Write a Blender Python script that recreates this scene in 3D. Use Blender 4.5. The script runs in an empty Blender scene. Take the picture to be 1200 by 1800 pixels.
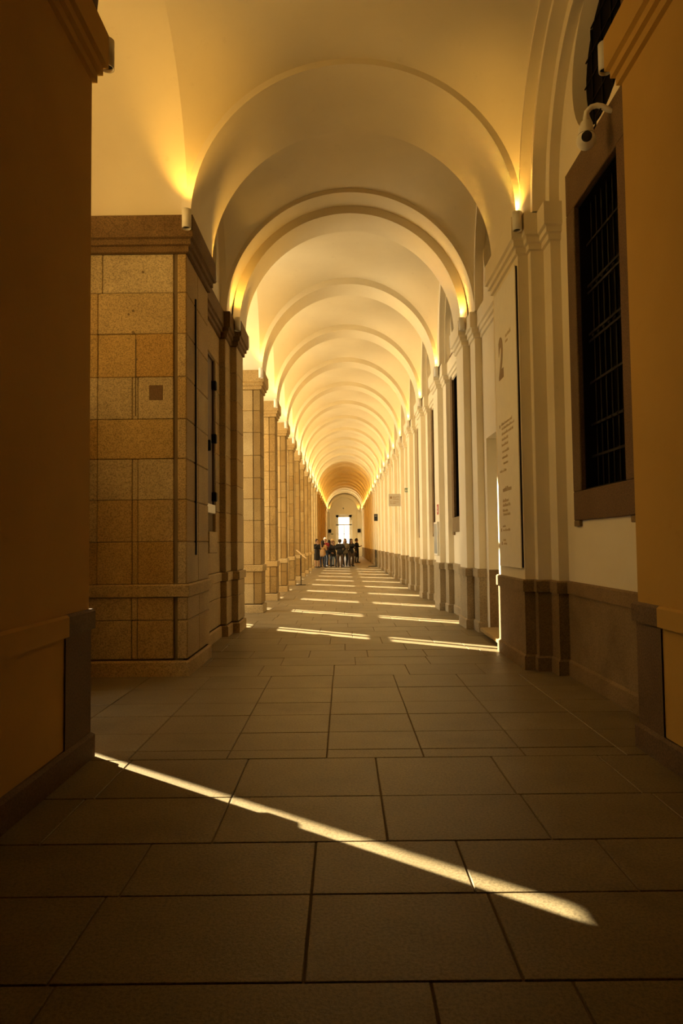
import bpy, bmesh, math, random
from mathutils import Vector, Matrix
from mathutils.geometry import tessellate_polygon
random.seed(7)
PI = math.pi
scene = bpy.context.scene
col = scene.collection

# ---------------------------------------------------------------- camera, world, sun, exposure
F_PX, CAM_H, ROLL, VPX, VPY = 1200.0, 1.45, 0.0115, 603.5, 955.5
yc = Vector((VPX - 600, -(VPY - 900), F_PX)).normalized()       # world +Y in (right, up, forward)
zc = Vector((-ROLL, 1, 0)); zc = (zc - yc * zc.dot(yc)).normalized()
xc = zc.cross(yc)
if xc.x < 0: xc = -xc
right = Vector((xc.x, yc.x, zc.x)); up = Vector((xc.y, yc.y, zc.y)); fwd = Vector((xc.z, yc.z, zc.z))
cd = bpy.data.cameras.new('camera'); cam = bpy.data.objects.new('camera', cd); col.objects.link(cam)
cd.sensor_fit = 'VERTICAL'; cd.sensor_height = 36.0; cd.lens = 36.0 * F_PX / 1800.0
cd.clip_start = 0.05; cd.clip_end = 500
cam.matrix_world = Matrix(((right.x, up.x, -fwd.x, 0), (right.y, up.y, -fwd.y, 0), (right.z, up.z, -fwd.z, CAM_H), (0, 0, 0, 1)))
scene.camera = cam

world = bpy.data.worlds.new('sky'); scene.world = world; world.use_nodes = True
bg = world.node_tree.nodes['Background']
bg.inputs[0].default_value = (1.0, 0.905, 0.70, 1); bg.inputs[1].default_value = 5.3

SUN_AZ = (0.788, -0.615); SUN_TAN = 0.53
sd = bpy.data.lights.new('sun', 'SUN'); sun = bpy.data.objects.new('sun', sd); col.objects.link(sun)
sd.energy = 50.0; sd.angle = math.radians(0.55); sd.color = (1.0, 0.85, 0.58)
sun.rotation_euler = Vector((SUN_AZ[0], SUN_AZ[1], -SUN_TAN)).to_track_quat('-Z', 'Y').to_euler()

scene.view_settings.view_transform = 'Standard'; scene.view_settings.look = 'None'
scene.view_settings.gamma = 1.0; scene.view_settings.use_curve_mapping = False
scene.view_settings.exposure = 0.0
LAMP_W = 56.0; LAMP_COL = (1.0, 0.50, 0.07)
scene.cycles.use_denoising = True
scene.cycles.diffuse_bounces = 7; scene.cycles.max_bounces = 14; scene.cycles.transparent_max_bounces = 24

# ---------------------------------------------------------------- materials
MATS = {}
def nt(name):
    m = bpy.data.materials.new(name); m.use_nodes = True; MATS[name] = m
    t = m.node_tree; b = t.nodes['Principled BSDF']
    return m, t, b
def node(t, kind, **inp):
    n = t.nodes.new(kind)
    for k, v in inp.items():
        if k in n.inputs: n.inputs[k].default_value = v
    return n
def noise(t, scale, detail=3.0, rough=0.55):
    g = t.nodes.new('ShaderNodeNewGeometry'); n = t.nodes.new('ShaderNodeTexNoise')
    n.inputs['Scale'].default_value = scale; n.inputs['Detail'].default_value = detail; n.inputs['Roughness'].default_value = rough
    t.links.new(g.outputs['Position'], n.inputs['Vector']); return n.outputs['Fac']
def ramp(t, src, stops):
    r = t.nodes.new('ShaderNodeValToRGB'); e = r.color_ramp.elements
    while len(e) < len(stops): e.new(0.5)
    for i, (p, c) in enumerate(stops):
        e[i].position = p; e[i].color = (*c, 1)
    t.links.new(src, r.inputs[0]); return r.outputs[0]
def mix(t, a, b, fac, mode='MIX'):
    m = t.nodes.new('ShaderNodeMix'); m.data_type = 'RGBA'; m.blend_type = mode
    def put(sock, v):
        if hasattr(v, 'is_linked') or hasattr(v, 'node'): t.links.new(v, sock)
        elif isinstance(v, (int, float)): sock.default_value = v
        else: sock.default_value = (*v, 1)
    put(m.inputs[0], fac); put(m.inputs[6], a); put(m.inputs[7], b)
    return m.outputs[2]
def bump(t, b, src, strength, dist=0.01):
    n = t.nodes.new('ShaderNodeBump'); n.inputs['Strength'].default_value = strength; n.inputs['Distance'].default_value = dist
    t.links.new(src, n.inputs['Height']); t.links.new(n.outputs[0], b.inputs['Normal'])
def plain(name, c, rough=0.6, metal=0.0, spec=0.3):
    m, t, b = nt(name); b.inputs['Roughness'].default_value = rough; b.inputs['Metallic'].default_value = metal
    b.inputs['Specular IOR Level'].default_value = spec
    t.links.new(mix(t, tuple(x * 0.88 for x in c), c, noise(t, 9.0)), b.inputs['Base Color'])
    return m
def plaster(name, c1, c2):
    m, t, b = nt(name); b.inputs['Roughness'].default_value = 0.85; b.inputs['Specular IOR Level'].default_value = 0.15
    c = ramp(t, noise(t, 0.9, 5.0), [(0.3, c1), (0.7, c2)])
    c = mix(t, c, (c1[0] * .8, c1[1] * .78, c1[2] * .72), ramp(t, noise(t, 5.0, 6.0, .7), [(.62, (0, 0, 0)), (.8, (.5, .5, .5))]))
    t.links.new(c, b.inputs['Base Color']); bump(t, b, noise(t, 26.0, 5.0), 0.12, 0.01)
    return m
def stone(name, c1, c2, tint, speck=0.5, rough=0.75, tintmax=0.8):
    m, t, b = nt(name); b.inputs['Roughness'].default_value = rough; b.inputs['Specular IOR Level'].default_value = 0.25
    big = ramp(t, noise(t, 2.3, 4.0), [(.32, c1), (.68, c2)])
    oi = t.nodes.new('ShaderNodeObjectInfo')
    c = mix(t, big, tint, ramp(t, oi.outputs['Random'], [(0.1, (0, 0, 0)), (0.95, (tintmax,) * 3)]))
    stain = ramp(t, noise(t, 1.1, 6.0, .65), [(.55, (0, 0, 0)), (.75, (.55, .55, .55))])
    c = mix(t, c, tuple(x * .5 for x in tint), stain)
    sp = ramp(t, noise(t, 75.0, 2.0, .8), [(.36, (1 - speck,) * 3), (.56, (1.0,) * 3), (.72, (1 + speck * .25,) * 3)])
    c = mix(t, c, sp, 1.0, 'MULTIPLY')
    t.links.new(c, b.inputs['Base Color']); bump(t, b, noise(t, 60.0, 4.0, .7), 0.35, 0.006)
    return m
plaster('plaster', (.72, .64, .47), (.79, .71, .53))
plaster('ochre_plaster', (.46, .27, .06), (.52, .31, .075))  # plaster of the near walls, with their deep orange shade put into the colour
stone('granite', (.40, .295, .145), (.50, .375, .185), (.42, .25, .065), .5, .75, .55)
stone('granite_grey', (.42, .33, .19), (.52, .42, .245), (.40, .29, .14), .5, .75, .4)
stone('granite_gold', (.40, .265, .09), (.48, .33, .125), (.40, .225, .05), .5, .75, .6)
stone('granite_brown', (.15, .09, .035), (.23, .145, .058), (.17, .09, .03), .5, .8, .6)
stone('granite_ochre', (.28, .185, .065), (.37, .25, .095), (.26, .15, .04), .5, .75, .6)  # granite of the pier pilasters, their weaker daylight put into the colour
stone('granite_dark', (.13, .08, .04), (.18, .115, .06), (.15, .08, .035), .4)
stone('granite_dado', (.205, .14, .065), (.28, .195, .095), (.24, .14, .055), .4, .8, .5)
stone('paving', (.20, .152, .080), (.26, .202, .115), (.175, .128, .064), .35, .42, .6)
stone('granite_pale', (.32, .25, .145), (.41, .325, .20), (.34, .24, .12), .4, .8, .4)  # same dado stone, brighter light of the far bays put into its colour
plain('mortar', (.17, .12, .06), .95)
plain('white_metal', (.80, .76, .66), .4)
plain('black_iron', (.007, .005, .004), .6, 0, .12)
plain('black_plastic', (.012, .012, .014), .45)
plain('window_dark', (.006, .005, .005), .8, 0, .05)
plain('wood_dark', (.10, .055, .025), .6)
plain('frame_paint', (.55, .50, .42), .5)
plain('sign_white', (.80, .76, .66), .5)
plain('sign_ink', (.30, .20, .10), .6)
plain('sign_faint', (.55, .44, .28), .6)
plain('sign_grey', (.52, .47, .38), .5)
plain('red_sign', (.45, .06, .04), .5)
plain('green_sign', (.05, .25, .09), .5)
plain('cabinet_glass', (.38, .45, .44), .15, 0, .6)
plain('pale_wood', (.62, .48, .30), .5)
plain('gravel', (.42, .38, .30), .9)
plain('door_paint', (.62, .58, .47), .6)
def glass_mat(name, tint, gl):
    m, t, b = nt(name); t.nodes.remove(b); o = t.nodes['Material Output']
    tr = t.nodes.new('ShaderNodeBsdfTransparent'); tr.inputs[0].default_value = (*tint, 1)
    g = t.nodes.new('ShaderNodeBsdfGlossy'); g.inputs['Roughness'].default_value = 0.03
    mx = t.nodes.new('ShaderNodeMixShader'); mx.inputs[0].default_value = gl
    t.links.new(tr.outputs[0], mx.inputs[1]); t.links.new(g.outputs[0], mx.inputs[2]); t.links.new(mx.outputs[0], o.inputs[0])
glass_mat('clear_glass', (.95, .96, .95), .06)
def translucent_mat(name, c):
    m, t, b = nt(name); t.nodes.remove(b); o = t.nodes['Material Output']
    tr = t.nodes.new('ShaderNodeBsdfTranslucent'); tr.inputs[0].default_value = (*c, 1)
    g = t.nodes.new('ShaderNodeBsdfDiffuse'); g.inputs[0].default_value = (*c, 1)
    mx = t.nodes.new('ShaderNodeMixShader'); mx.inputs[0].default_value = .3
    t.links.new(tr.outputs[0], mx.inputs[1]); t.links.new(g.outputs[0], mx.inputs[2]); t.links.new(mx.outputs[0], o.inputs[0])
translucent_mat('frosted_glass', (.36, .265, .115))  # translucent infill, tinted to set the fill light of the corner bay
translucent_mat('window_blind', (.70, .52, .24))  # translucent sheet that dims the far bays
def emit(name, c, s):
    m, t, b = nt(name); b.inputs['Base Color'].default_value = (*c, 1)
    b.inputs['Emission Color'].default_value = (*c, 1); b.inputs['Emission Strength'].default_value = s
emit('lamp_lens', (1.0, .72, .32), 25.0)
emit('exit_glow', (.02, .10, .03), .05)

# ---------------------------------------------------------------- mesh helpers
class MB:
    def __init__(s): s.v = []; s.f = []; s.sm = []
    def add(s, vs, fs, smooth=False):
        o = len(s.v); s.v += [tuple(v) for v in vs]; s.f += [tuple(i + o for i in f) for f in fs]; s.sm += [smooth] * len(fs); return s
    def box(s, x0, x1, y0, y1, z0, z1):
        vs = [(x, y, z) for x in (x0, x1) for y in (y0, y1) for z in (z0, z1)]
        return s.add(vs, [(0, 1, 3, 2), (4, 6, 7, 5), (0, 4, 5, 1), (2, 3, 7, 6), (0, 2, 6, 4), (1, 5, 7, 3)])
    def cbox(s, x0, x1, y0, y1, z0, z1, c=.012):
        c = min(c, (x1 - x0) * .3, (y1 - y0) * .3, (z1 - z0) * .3)
        vs = []; idx = {}
        for i, (X, sx) in enumerate(((x0, 1), (x1, -1))):
            for j, (Y, sy) in enumerate(((y0, 1), (y1, -1))):
                for k, (Z, sz) in enumerate(((z0, 1), (z1, -1))):
                    for a in range(3):
                        p = [X + sx * c, Y + sy * c, Z + sz * c]; p[a] = (X, Y, Z)[a]
                        idx[(i, j, k, a)] = len(vs); vs.append(tuple(p))
        fs = []
        for i in range(2):
            fs.append([idx[(i, 0, 0, 0)], idx[(i, 1, 0, 0)], idx[(i, 1, 1, 0)], idx[(i, 0, 1, 0)]])
            fs.append([idx[(0, i, 0, 1)], idx[(1, i, 0, 1)], idx[(1, i, 1, 1)], idx[(0, i, 1, 1)]])
            fs.append([idx[(0, 0, i, 2)], idx[(1, 0, i, 2)], idx[(1, 1, i, 2)], idx[(0, 1, i, 2)]])
        for i in range(2):
            for j in range(2):
                fs.append([idx[(i, j, 0, 0)], idx[(i, j, 1, 0)], idx[(i, j, 1, 1)], idx[(i, j, 0, 1)]])
                fs.append([idx[(i, 0, j, 0)], idx[(i, 1, j, 0)], idx[(i, 1, j, 2)], idx[(i, 0, j, 2)]])
                fs.append([idx[(0, i, j, 1)], idx[(1, i, j, 1)], idx[(1, i, j, 2)], idx[(0, i, j, 2)]])
                for k in range(2): fs.append([idx[(i, j, k, 0)], idx[(i, j, k, 1)], idx[(i, j, k, 2)]])
        return s.add(vs, fs)
    def tube(s, pts, rad, n=10, cap=True):
        pts = [Vector(p) for p in pts]; rad = rad if isinstance(rad, (list, tuple)) else [rad] * len(pts)
        vs = []; fs = []; ref = None
        for i, p in enumerate(pts):
            d = (pts[min(i + 1, len(pts) - 1)] - pts[max(i - 1, 0)]).normalized()
            if ref is None: ref = d.orthogonal().normalized()
            ref = (ref - d * ref.dot(d)).normalized(); q = d.cross(ref)
            for k in range(n):
                a = 2 * PI * k / n; vs.append(p + (ref * math.cos(a) + q * math.sin(a)) * rad[i])
        for i in range(len(pts) - 1):
            for k in range(n):
                fs.append((i * n + k, i * n + (k + 1) % n, (i + 1) * n + (k + 1) % n, (i + 1) * n + k))
        s.add(vs, fs, True)
        if cap:
            s.add(vs[:n], [tuple(range(n))]); s.add(vs[-n:], [tuple(range(n))])
        return s
    def sweep(s, path, prof, out=1):
        """profile [(d, z)] swept along a rectilinear plan path; d is measured to the left (out=1) or right (-1)"""
        P = [Vector(p) for p in path]; n = len(P); nr = []
        for i in range(n - 1):
            d = (P[i + 1] - P[i]).normalized(); nr.append(Vector((-d.y, d.x)) * out)
        rows = []
        for d, z in prof:
            row = []
            for i in range(n):
                o = nr[0] if i == 0 else nr[-1] if i == n - 1 else (nr[i - 1] + nr[i] if abs(nr[i - 1].dot(nr[i])) < .5 else nr[i])
                row.append((P[i].x + o.x * d, P[i].y + o.y * d, z))
            rows.append(row)
        for a, b in zip(rows, rows[1:]):
            for i in range(n - 1):
                s.add([a[i], a[i + 1], b[i + 1], b[i]], [(0, 1, 2, 3)])
        return s
    def plate(s, outer, holes, c0, c1, place):
        """flat plate with holes in (u, w), extruded from c0 to c1; place(u, w, c) -> xyz"""
        loops = [outer] + holes
        flat = [p for l in loops for p in l]
        tris = tessellate_polygon([[Vector((p[0], p[1], 0)) for p in l] for l in loops])
        n = len(flat)
        s.add([place(u, w, c0) for u, w in flat], [tuple(t) for t in tris])
        s.add([place(u, w, c1) for u, w in flat], [tuple(t) for t in tris])
        for l in loops:
            k = len(l)
            s.add([place(u, w, c0) for u, w in l] + [place(u, w, c1) for u, w in l], [(i, (i + 1) % k, k + (i + 1) % k, k + i) for i in range(k)])
        return s
    def build(s, name, mat, parent=None, recalc=True):
        me = bpy.data.meshes.new(name); me.from_pydata(s.v, [], s.f)
        if recalc:
            bm = bmesh.new(); bm.from_mesh(me); bmesh.ops.remove_doubles(bm, verts=bm.verts, dist=1e-5) if not any(s.sm) else None
            bmesh.ops.recalc_face_normals(bm, faces=bm.faces); bm.to_mesh(me); bm.free()
        if any(s.sm) and len(me.polygons) == len(s.sm): me.polygons.foreach_set('use_smooth', s.sm)
        me.materials.append(MATS[mat]); me.update()
        return link(name, me, parent)
def link(name, me, parent=None):
    o = bpy.data.objects.new(name, me); col.objects.link(o); o.parent = parent; return o
def empty(name, loc=(0, 0, 0), parent=None):
    o = bpy.data.objects.new(name, None); o.empty_display_size = .1; col.objects.link(o); o.location = loc; o.parent = parent; return o
def tag(o, label, cat=None, group=None, kind=None):
    o['label'] = label
    if cat: o['category'] = cat
    if group: o['group'] = group
    if kind: o['kind'] = kind
    return o
def copy_tree(o, parent=None):
    c = o.copy(); col.objects.link(c); c.parent = parent
    for ch in list(o.children): copy_tree(ch, c)
    return c
CB = {}
def block(name, mat, parent, x0, x1, y0, y1, z0, z1, c=.010):
    """a chamfered block as an object of its own; alike blocks share one mesh"""
    key = (mat, round(x1 - x0, 3), round(y1 - y0, 3), round(z1 - z0, 3), c)
    if key not in CB:
        hx, hy, hz = (x1 - x0) / 2, (y1 - y0) / 2, (z1 - z0) / 2
        ob = MB().cbox(-hx, hx, -hy, hy, -hz, hz, c).build(name, mat, parent); CB[key] = ob.data
    else: ob = link(name, CB[key], parent)
    ob.location = ((x0 + x1) / 2, (y0 + y1) / 2, (z0 + z1) / 2)
    return ob
def circle(cu, cw, r, n=40): return [(cu + r * math.cos(2 * PI * i / n), cw + r * math.sin(2 * PI * i / n)) for i in range(n)]
def rect(u0, u1, w0, w1): return [(u0, w0), (u1, w0), (u1, w1), (u0, w1)]
ORD = ['first', 'second', 'third', 'fourth', 'fifth', 'sixth', 'seventh', 'eighth', 'ninth', 'tenth', 'eleventh', 'twelfth', 'thirteenth',
       'fourteenth', 'fifteenth', 'sixteenth', 'seventeenth', 'eighteenth', 'nineteenth', 'twentieth', 'twenty-first', 'twenty-second', 'twenty-third']

# ---------------------------------------------------------------- plan of the gallery (metres, camera at the origin looking along +Y)
XL, XR, CX = -1.76, 2.07, 0.155            # faces of the pilasters, axis of the vault
P = 3.18; NS = 21                          # bay length, number of regular supports
YA0, YA1 = 11.40, 12.08                    # first regular support (front pilaster)
SPRING = 5.20; YEND = YA1 + P * (NS - 1) + 2.4
XO = -4.1                                  # outer face of the courtyard piers
XW, XB = 2.30, 2.19                        # right wall, back layer of the right pilasters
NEAR_Y = 4.76                              # far end of the near walls
C_Y0, C_Y1 = 7.67, 9.03                    # block of the wide arch
Z_PL, Z_D, Z_C, Z_K = .17, .875, 1.017, 4.79
COURSES = [.187, .616, .875, 1.017, 1.4925, 1.966, 2.43, 2.883, 3.365, 3.863, 4.337, 4.79]
CORN = [(0, Z_K), (.03, Z_K + .01), (.03, 4.865), (.06, 4.875), (.06, 4.935), (.09, 4.95), (.09, SPRING), (-.30, SPRING)]
CAP = [(0, Z_D), (.035, Z_D + .006), (.035, Z_C - .015), (.02, Z_C), (-.02, Z_C)]
PLIN = [(.035, 0), (.035, Z_PL - .02), (.015, Z_PL), (0, Z_PL)]

# ---------------------------------------------------------------- floor
floor = tag(empty('floor'), 'granite slab paving running the length of the vaulted gallery', 'floor', kind='structure')
MB().box(-4.4, 3.2, -9, YEND + 1, -.2, -.008).build('bedding', 'mortar', floor)
rows = [(2.33, 2.90, [-1.0, -.15, .58, 1.45]), (2.90, 3.40, [-.95, -.15, .53, 1.21, 1.9]), (3.40, 4.00, [-1.5, -.66, .20, 1.0, 1.75]), (4.00, 4.70, [-1.45, -.66, .20, .98, 1.7])]
ys = [4.70, 4.89, 5.34, 5.88, 6.33, 6.96, 7.60]
for a, b in zip(ys, ys[1:]): rows.append((a, b, [-3.5, -2.83, -2.15, -1.48, -.81, -.13, .53, 1.22, 1.9]))
y = 7.60; k = 0
while y < YEND:
    d = random.choice((.56, .60, .64, .70)) ; off = (-.17, .17, -.45, .05)[k % 4] + random.uniform(-.05, .05)
    w = random.choice((.76, .84, .90)); xs = [off + w * i for i in range(-6, 5)]
    rows.append((y, y + d, [x for x in xs if -4.2 < x < 2.6])); y += d; k += 1
y = 2.33
while y > -8:
    rows.insert(0, (y - .6, y, [random.uniform(-.3, .3) + .8 * i for i in range(-2, 3)])); y -= .6
slabs = []
for y0, y1, xs in rows:
    lo, hi = (-4.3, 2.5) if y0 > 4.6 else (-1.8, 2.2)
    e = [lo] + [x for x in xs if lo + .2 < x < hi - .2] + [hi]
    for a, b in zip(e, e[1:]): slabs.append((a + .004, b - .004, y0 + .004, y1 - .004, random.uniform(-.0025, .0)))
vis = sorted([s for s in slabs if s[3] > 1.9 and not (s[1] < -2 and s[2] > 7.7)], key=lambda s: s[2])[:300]
vs_ = set(vis); rest = MB()
for s in slabs:
    if s in vs_: block('slab', 'paving', floor, s[0], s[1], s[2], s[3], -.04 + s[4], s[4], .003)
    else: rest.cbox(s[0], s[1], s[2], s[3], -.04, s[4], .003)
o = rest.build('slab_field', 'paving', floor); o['kind'] = 'stuff'

# ---------------------------------------------------------------- left wall: near plastered wall and the stone piers
wl = tag(empty('wall_left'), 'left side of the gallery, plastered near wall then a row of tall granite piers', 'wall', kind='structure')
def near_wall(parent, x, out, ydark, depth, NEAR_Y=NEAR_Y):
    """plastered wall beside the camera; out = +1 when the gallery is on its right"""
    path = [(x, -9), (x, NEAR_Y), (x - out * depth, NEAR_Y)]
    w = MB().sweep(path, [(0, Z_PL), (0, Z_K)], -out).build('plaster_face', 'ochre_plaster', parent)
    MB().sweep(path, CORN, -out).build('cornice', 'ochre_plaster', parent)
    pp = [(x, -9), (x, ydark)]; ps = [(x, ydark), (x, NEAR_Y), (x - out * depth, NEAR_Y)]
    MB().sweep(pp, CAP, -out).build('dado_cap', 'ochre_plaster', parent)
    MB().sweep(ps, CAP, -out).build('corner_cap', 'granite_dark', parent)
    MB().sweep(ps, [(.012, Z_PL), (.012, Z_D + .005)], -out).build('corner_stone', 'granite_dark', parent)
    MB().sweep(path, PLIN, -out).build('plinth', 'granite_dark', parent)
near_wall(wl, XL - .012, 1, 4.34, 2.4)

def pier(parent, name, y0, y1, detail, path=None, extra=None):
    """granite pier: body and corridor pilaster laid in courses, plinth, dado cap and cornice"""
    p = empty(name, (0, 0, 0), parent)
    c = .012
    core = MB().box(XO, -1.95, y0 + c * 2, y1 - c * 2, 0, SPRING).box(-1.96, XL - c * 2, y0 + c * 2, y1 - c * 2, 0, SPRING)
    core.build('mortar_core', 'mortar', p)
    path = [(XO, y0), (XL, y0), (XL, y1), (XO, y1)]
    MB().sweep(path, PLIN, -1).build('plinth', 'granite', p)
    MB().sweep(path, CAP, -1).build('dado_cap', 'granite', p)
    MB().sweep(path, CORN, -1).build('cornice', 'granite', p)
    zs = COURSES; far = MB()
    for i, (a, b) in enumerate(zip(zs, zs[1:])):
        if i == 2: continue
        ex = .012 if i < 2 else 0.0
        split = -2.95 + (i % 2) * .35
        pieces = [(XO, split), (split, -1.917), (-1.909, XL + ex)] if detail else [(XO, -1.917), (-1.909, XL + ex)]
        for x0, x1 in pieces:
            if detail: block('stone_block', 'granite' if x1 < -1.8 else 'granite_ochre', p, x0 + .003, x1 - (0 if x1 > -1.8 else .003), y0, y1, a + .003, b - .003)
            else: far.cbox(x0 + .003, x1 - .002, y0, y1, a + .003, b - .003, .01)
    if not detail: o = far.build('masonry', 'granite', p); o['kind'] = 'stuff'
    return p
for k in range(1, NS):
    pier(wl, 'stone_pier', YA0 + P * k + .02, YA1 + P * k, k < 9)
# corner pier: long, with a recessed stretch between two projecting pilasters
cp = empty('corner_pier', (0, 0, 0), wl)
R0, R1 = 8.90, 10.89; XREC, XBL = -1.97, -1.87
cpath = [(-5.38, C_Y0), (XL, C_Y0), (XL, R0), (XREC, R0), (XREC, R1), (XBL, R1), (XBL, 11.36), (XL, 11.36), (XL, YA1 - .02), (XO, YA1 - .02)]  # unseen outer end stretched beyond the facade to trim the sun strip
g = .02
MB().box(-5.3, XREC - .05, C_Y0 + g, YA1 - .04, 0, SPRING).box(XREC - .06, -1.80, C_Y0 + g, R0 - g, 0, SPRING).box(XREC - .06, XBL - g, R1 + g, YA1 - .04, 0, SPRING).box(XREC - .06, XL - g, 11.38, YA1 - .04, 0, SPRING).build('mortar_core', 'mortar', cp)
MB().sweep(cpath, PLIN, -1).build('plinth', 'granite', cp)
MB().sweep(cpath, CAP, -1).build('dado_cap', 'granite', cp)
MB().sweep(cpath, CORN, -1).build('cornice', 'granite_brown', cp)
for i, (a, b) in enumerate(zip(COURSES, COURSES[1:])):
    if i == 2: continue
    a += .002; b -= .002; ex = .012 if i < 2 else 0
    gm = ('granite', 'granite', '', 'granite_gold', 'granite', 'granite_grey', 'granite_gold', 'granite_grey', 'granite_gold', 'granite', 'granite_grey')[i]
    cuts = {0: [-2.375, -2.31], 1: [-2.375, -2.31], 3: [-2.77, -2.375, -2.31], 4: [-2.77, -2.375, -2.31], 5: [-2.77, -2.375, -2.31], 6: [-2.77], 7: [-2.77, -2.375, -2.31], 8: [-2.77, -2.338], 9: [-2.77], 10: [-2.72]}[i]
    e = [-5.38, -3.6] + cuts + [-1.907]  # outermost blocks are added length that blocks the sun
    for x0, x1 in zip(e, e[1:]):
        strip = abs((x1 - x0) - .065) < .002
        block('stone_block', gm, cp, x0 + .002, x1 - .002, C_Y0 - ex + random.uniform(0, .006) + (.004 if strip else 0), C_Y0 + .3, a, b, .008)
    block('stone_block', 'granite', cp, -1.862, XL + ex, C_Y0 - ex, 8.28, a, b)
    block('stone_block', 'granite', cp, -1.94, XL + ex, 8.286, R0, a, b)
    if i == 3:                                   # the courses pierced by the niche leave its opening free
        block('stone_block', 'granite', cp, XREC - .1, XREC + ex, R0, R1 - .003, a, b)
    elif i < 3 or i > 9:
        block('stone_block', 'granite', cp, XREC - .1, XREC + ex, R0, 9.9, a, b)
        block('stone_block', 'granite', cp, XREC - .1, XREC + ex, 9.906, R1 - .003, a, b)
    else:
        block('stone_block', 'granite', cp, XREC - .1, XREC, R0, 9.84, a, b)
        block('stone_block', 'granite', cp, XREC - .1, XREC, 10.56, R1 - .003, a, b)
    block('stone_block', 'granite', cp, XREC - .1, XBL + ex, R1 - ex, 11.357, a, b)
    block('stone_block', 'granite', cp, XREC - .1, XL + ex, 11.36 - ex, YA1 - .02, a, b)
block('stone_patch', 'granite_dark', cp, -2.185, -2.03, C_Y0 - .004, C_Y0 + .1, 3.10, 3.27, .004)
for hx_, hz_, hr in ((-2.37, 4.13, .016), (-2.42, 4.09, .014), (-2.37, 3.88, .018), (-2.33, 3.57, .016), (-2.26, 4.58, .014)):
    MB().tube([(hx_, C_Y0 - .003, hz_), (hx_ + .004, C_Y0 + .02, hz_ + .003)], [hr, hr * .7], 9).build('plugged_hole', 'mortar', cp)
MB().cbox(-2.345, -2.335, C_Y0 - .002, C_Y0 + .02, 2.92, 3.80, .002).build('crack', 'mortar', cp)
# niche with a shutter in the recessed stretch
nz0, nz1 = 1.95, 4.36
nich = empty('shuttered_niche', (0, 0, 0), cp)
MB().box(XREC - .10, XREC - .02, 9.84, 9.88, nz0, nz1).box(XREC - .10, XREC - .02, 10.52, 10.56, nz0, nz1).box(XREC - .1, XREC - .02, 9.84, 10.56, nz1 - .05, nz1).build('niche_frame', 'wood_dark', nich)
MB().box(XREC - .10, XREC - .08, 9.86, 10.54, nz0 + .1, nz1 - .04).build('niche_back', 'window_dark', nich)
MB().box(XREC - .075, XREC - .035, 9.90, 10.40, nz0 + .12, nz1 - .09).build('shutter_leaf', 'wood_dark', nich)
for zz in (2.12, 3.02, 3.85):
    MB().cbox(XREC - .05, XREC + .03, 10.44, 10.53, zz, zz + .14, .01).build('hinge', 'black_iron', nich)
MB().cbox(XREC - .05, XREC + .01, 10.10, 10.18, 2.86, 3.02, .015).build('latch', 'black_iron', nich)
MB().box(XREC - .09, XREC + .004, 9.86, 10.50, nz0 - .02, nz0 + .11).build('sill_card', 'white_metal', nich)
block('access_cover', 'granite', cp, XREC - .05, XREC + .03, 9.90, 10.52, 1.33, 1.65, .01)

# glazed openings between the piers
def arch_curve(yc_, a, b, n=28): return [(yc_ + a * math.cos(PI * i / n), SPRING + b * math.sqrt(max(0, 1 - math.cos(PI * i / n) ** 2))) for i in range(n + 1)]
XG = -3.2
def courtyard_window(n, y0, y1, b, mull, dimmed):
    w = tag(empty('window_%d' % n, (0, 0, 0)), 'tall arched glazed opening to the courtyard, %s bay on the left' % ORD[n - 1], 'window', 'courtyard windows between the stone piers', 'structure')
    ym, a = (y0 + y1) / 2, (y1 - y0) / 2
    f = MB(); t = .035
    def top(y): return SPRING + b * math.sqrt(max(0.0, 1 - ((y - ym) / a) ** 2))
    f.box(XG - t, XG + t, y0, y0 + .09, 0, SPRING + .2).box(XG - t, XG + t, y1 - .09, y1, 0, SPRING + .2)
    f.box(XG - t, XG + t, y0, y1, 0, .06).box(XG - t, XG + t, y0, y1, 1.06, 1.36).box(XG - t, XG + t, y0, y1, 2.42, 2.60).box(XG - t, XG + t, y0, y1, 4.9, 4.98)
    cv = arch_curve(ym, a, b)
    for (ya, za), (yb, zb) in zip(cv, cv[1:]):
        f.add([(x, yy, zz) for x in (XG - t, XG + t) for yy, zz in ((ya, za), (yb, zb), (ym + (yb - ym) * .93, SPRING + (zb - SPRING) * .95), (ym + (ya - ym) * .93, SPRING + (za - SPRING) * .95))], [(0, 1, 2, 3), (4, 5, 6, 7), (3, 2, 6, 7), (0, 1, 5, 4)])
    f.build('window_frame', 'frame_paint', w)
    m = MB(); m.box(XG - t, XG + t, mull - .035, mull + .035, 0, top(mull))
    m.box(XG - .02, XG + .02, mull - .32, mull - .29, .06, 1.06).box(XG - .02, XG + .02, mull + .26, mull + .29, .06, 1.06)
    m.build('mullion', 'frame_paint', w)
    MB().add([(XG, y, z) for y, z in [(y0, 0), (y1, 0)] + cv], [tuple(range(len(cv) + 2))]).build('pane', 'clear_glass', w)
    if dimmed: MB().add([(x, y, z) for x in (XG + .05, XG + .06) for y, z in [(y0, 0), (y1, 0)] + cv], [tuple(range(len(cv) + 2)), tuple(range(len(cv) + 2, 2 * len(cv) + 4))]).build('drawn_blind', 'window_blind', w)  # unseen translucent sheet added to dim the far bays
for k in range(NS):
    y0 = YA1 + P * k - (.02 if k == 0 else 0); y1 = YA0 + P * (k + 1) + .02
    if k < NS - 1: courtyard_window(k + 1, y0, y1, 2.02, y0 + 1.42, 11 <= k <= 17)

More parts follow.
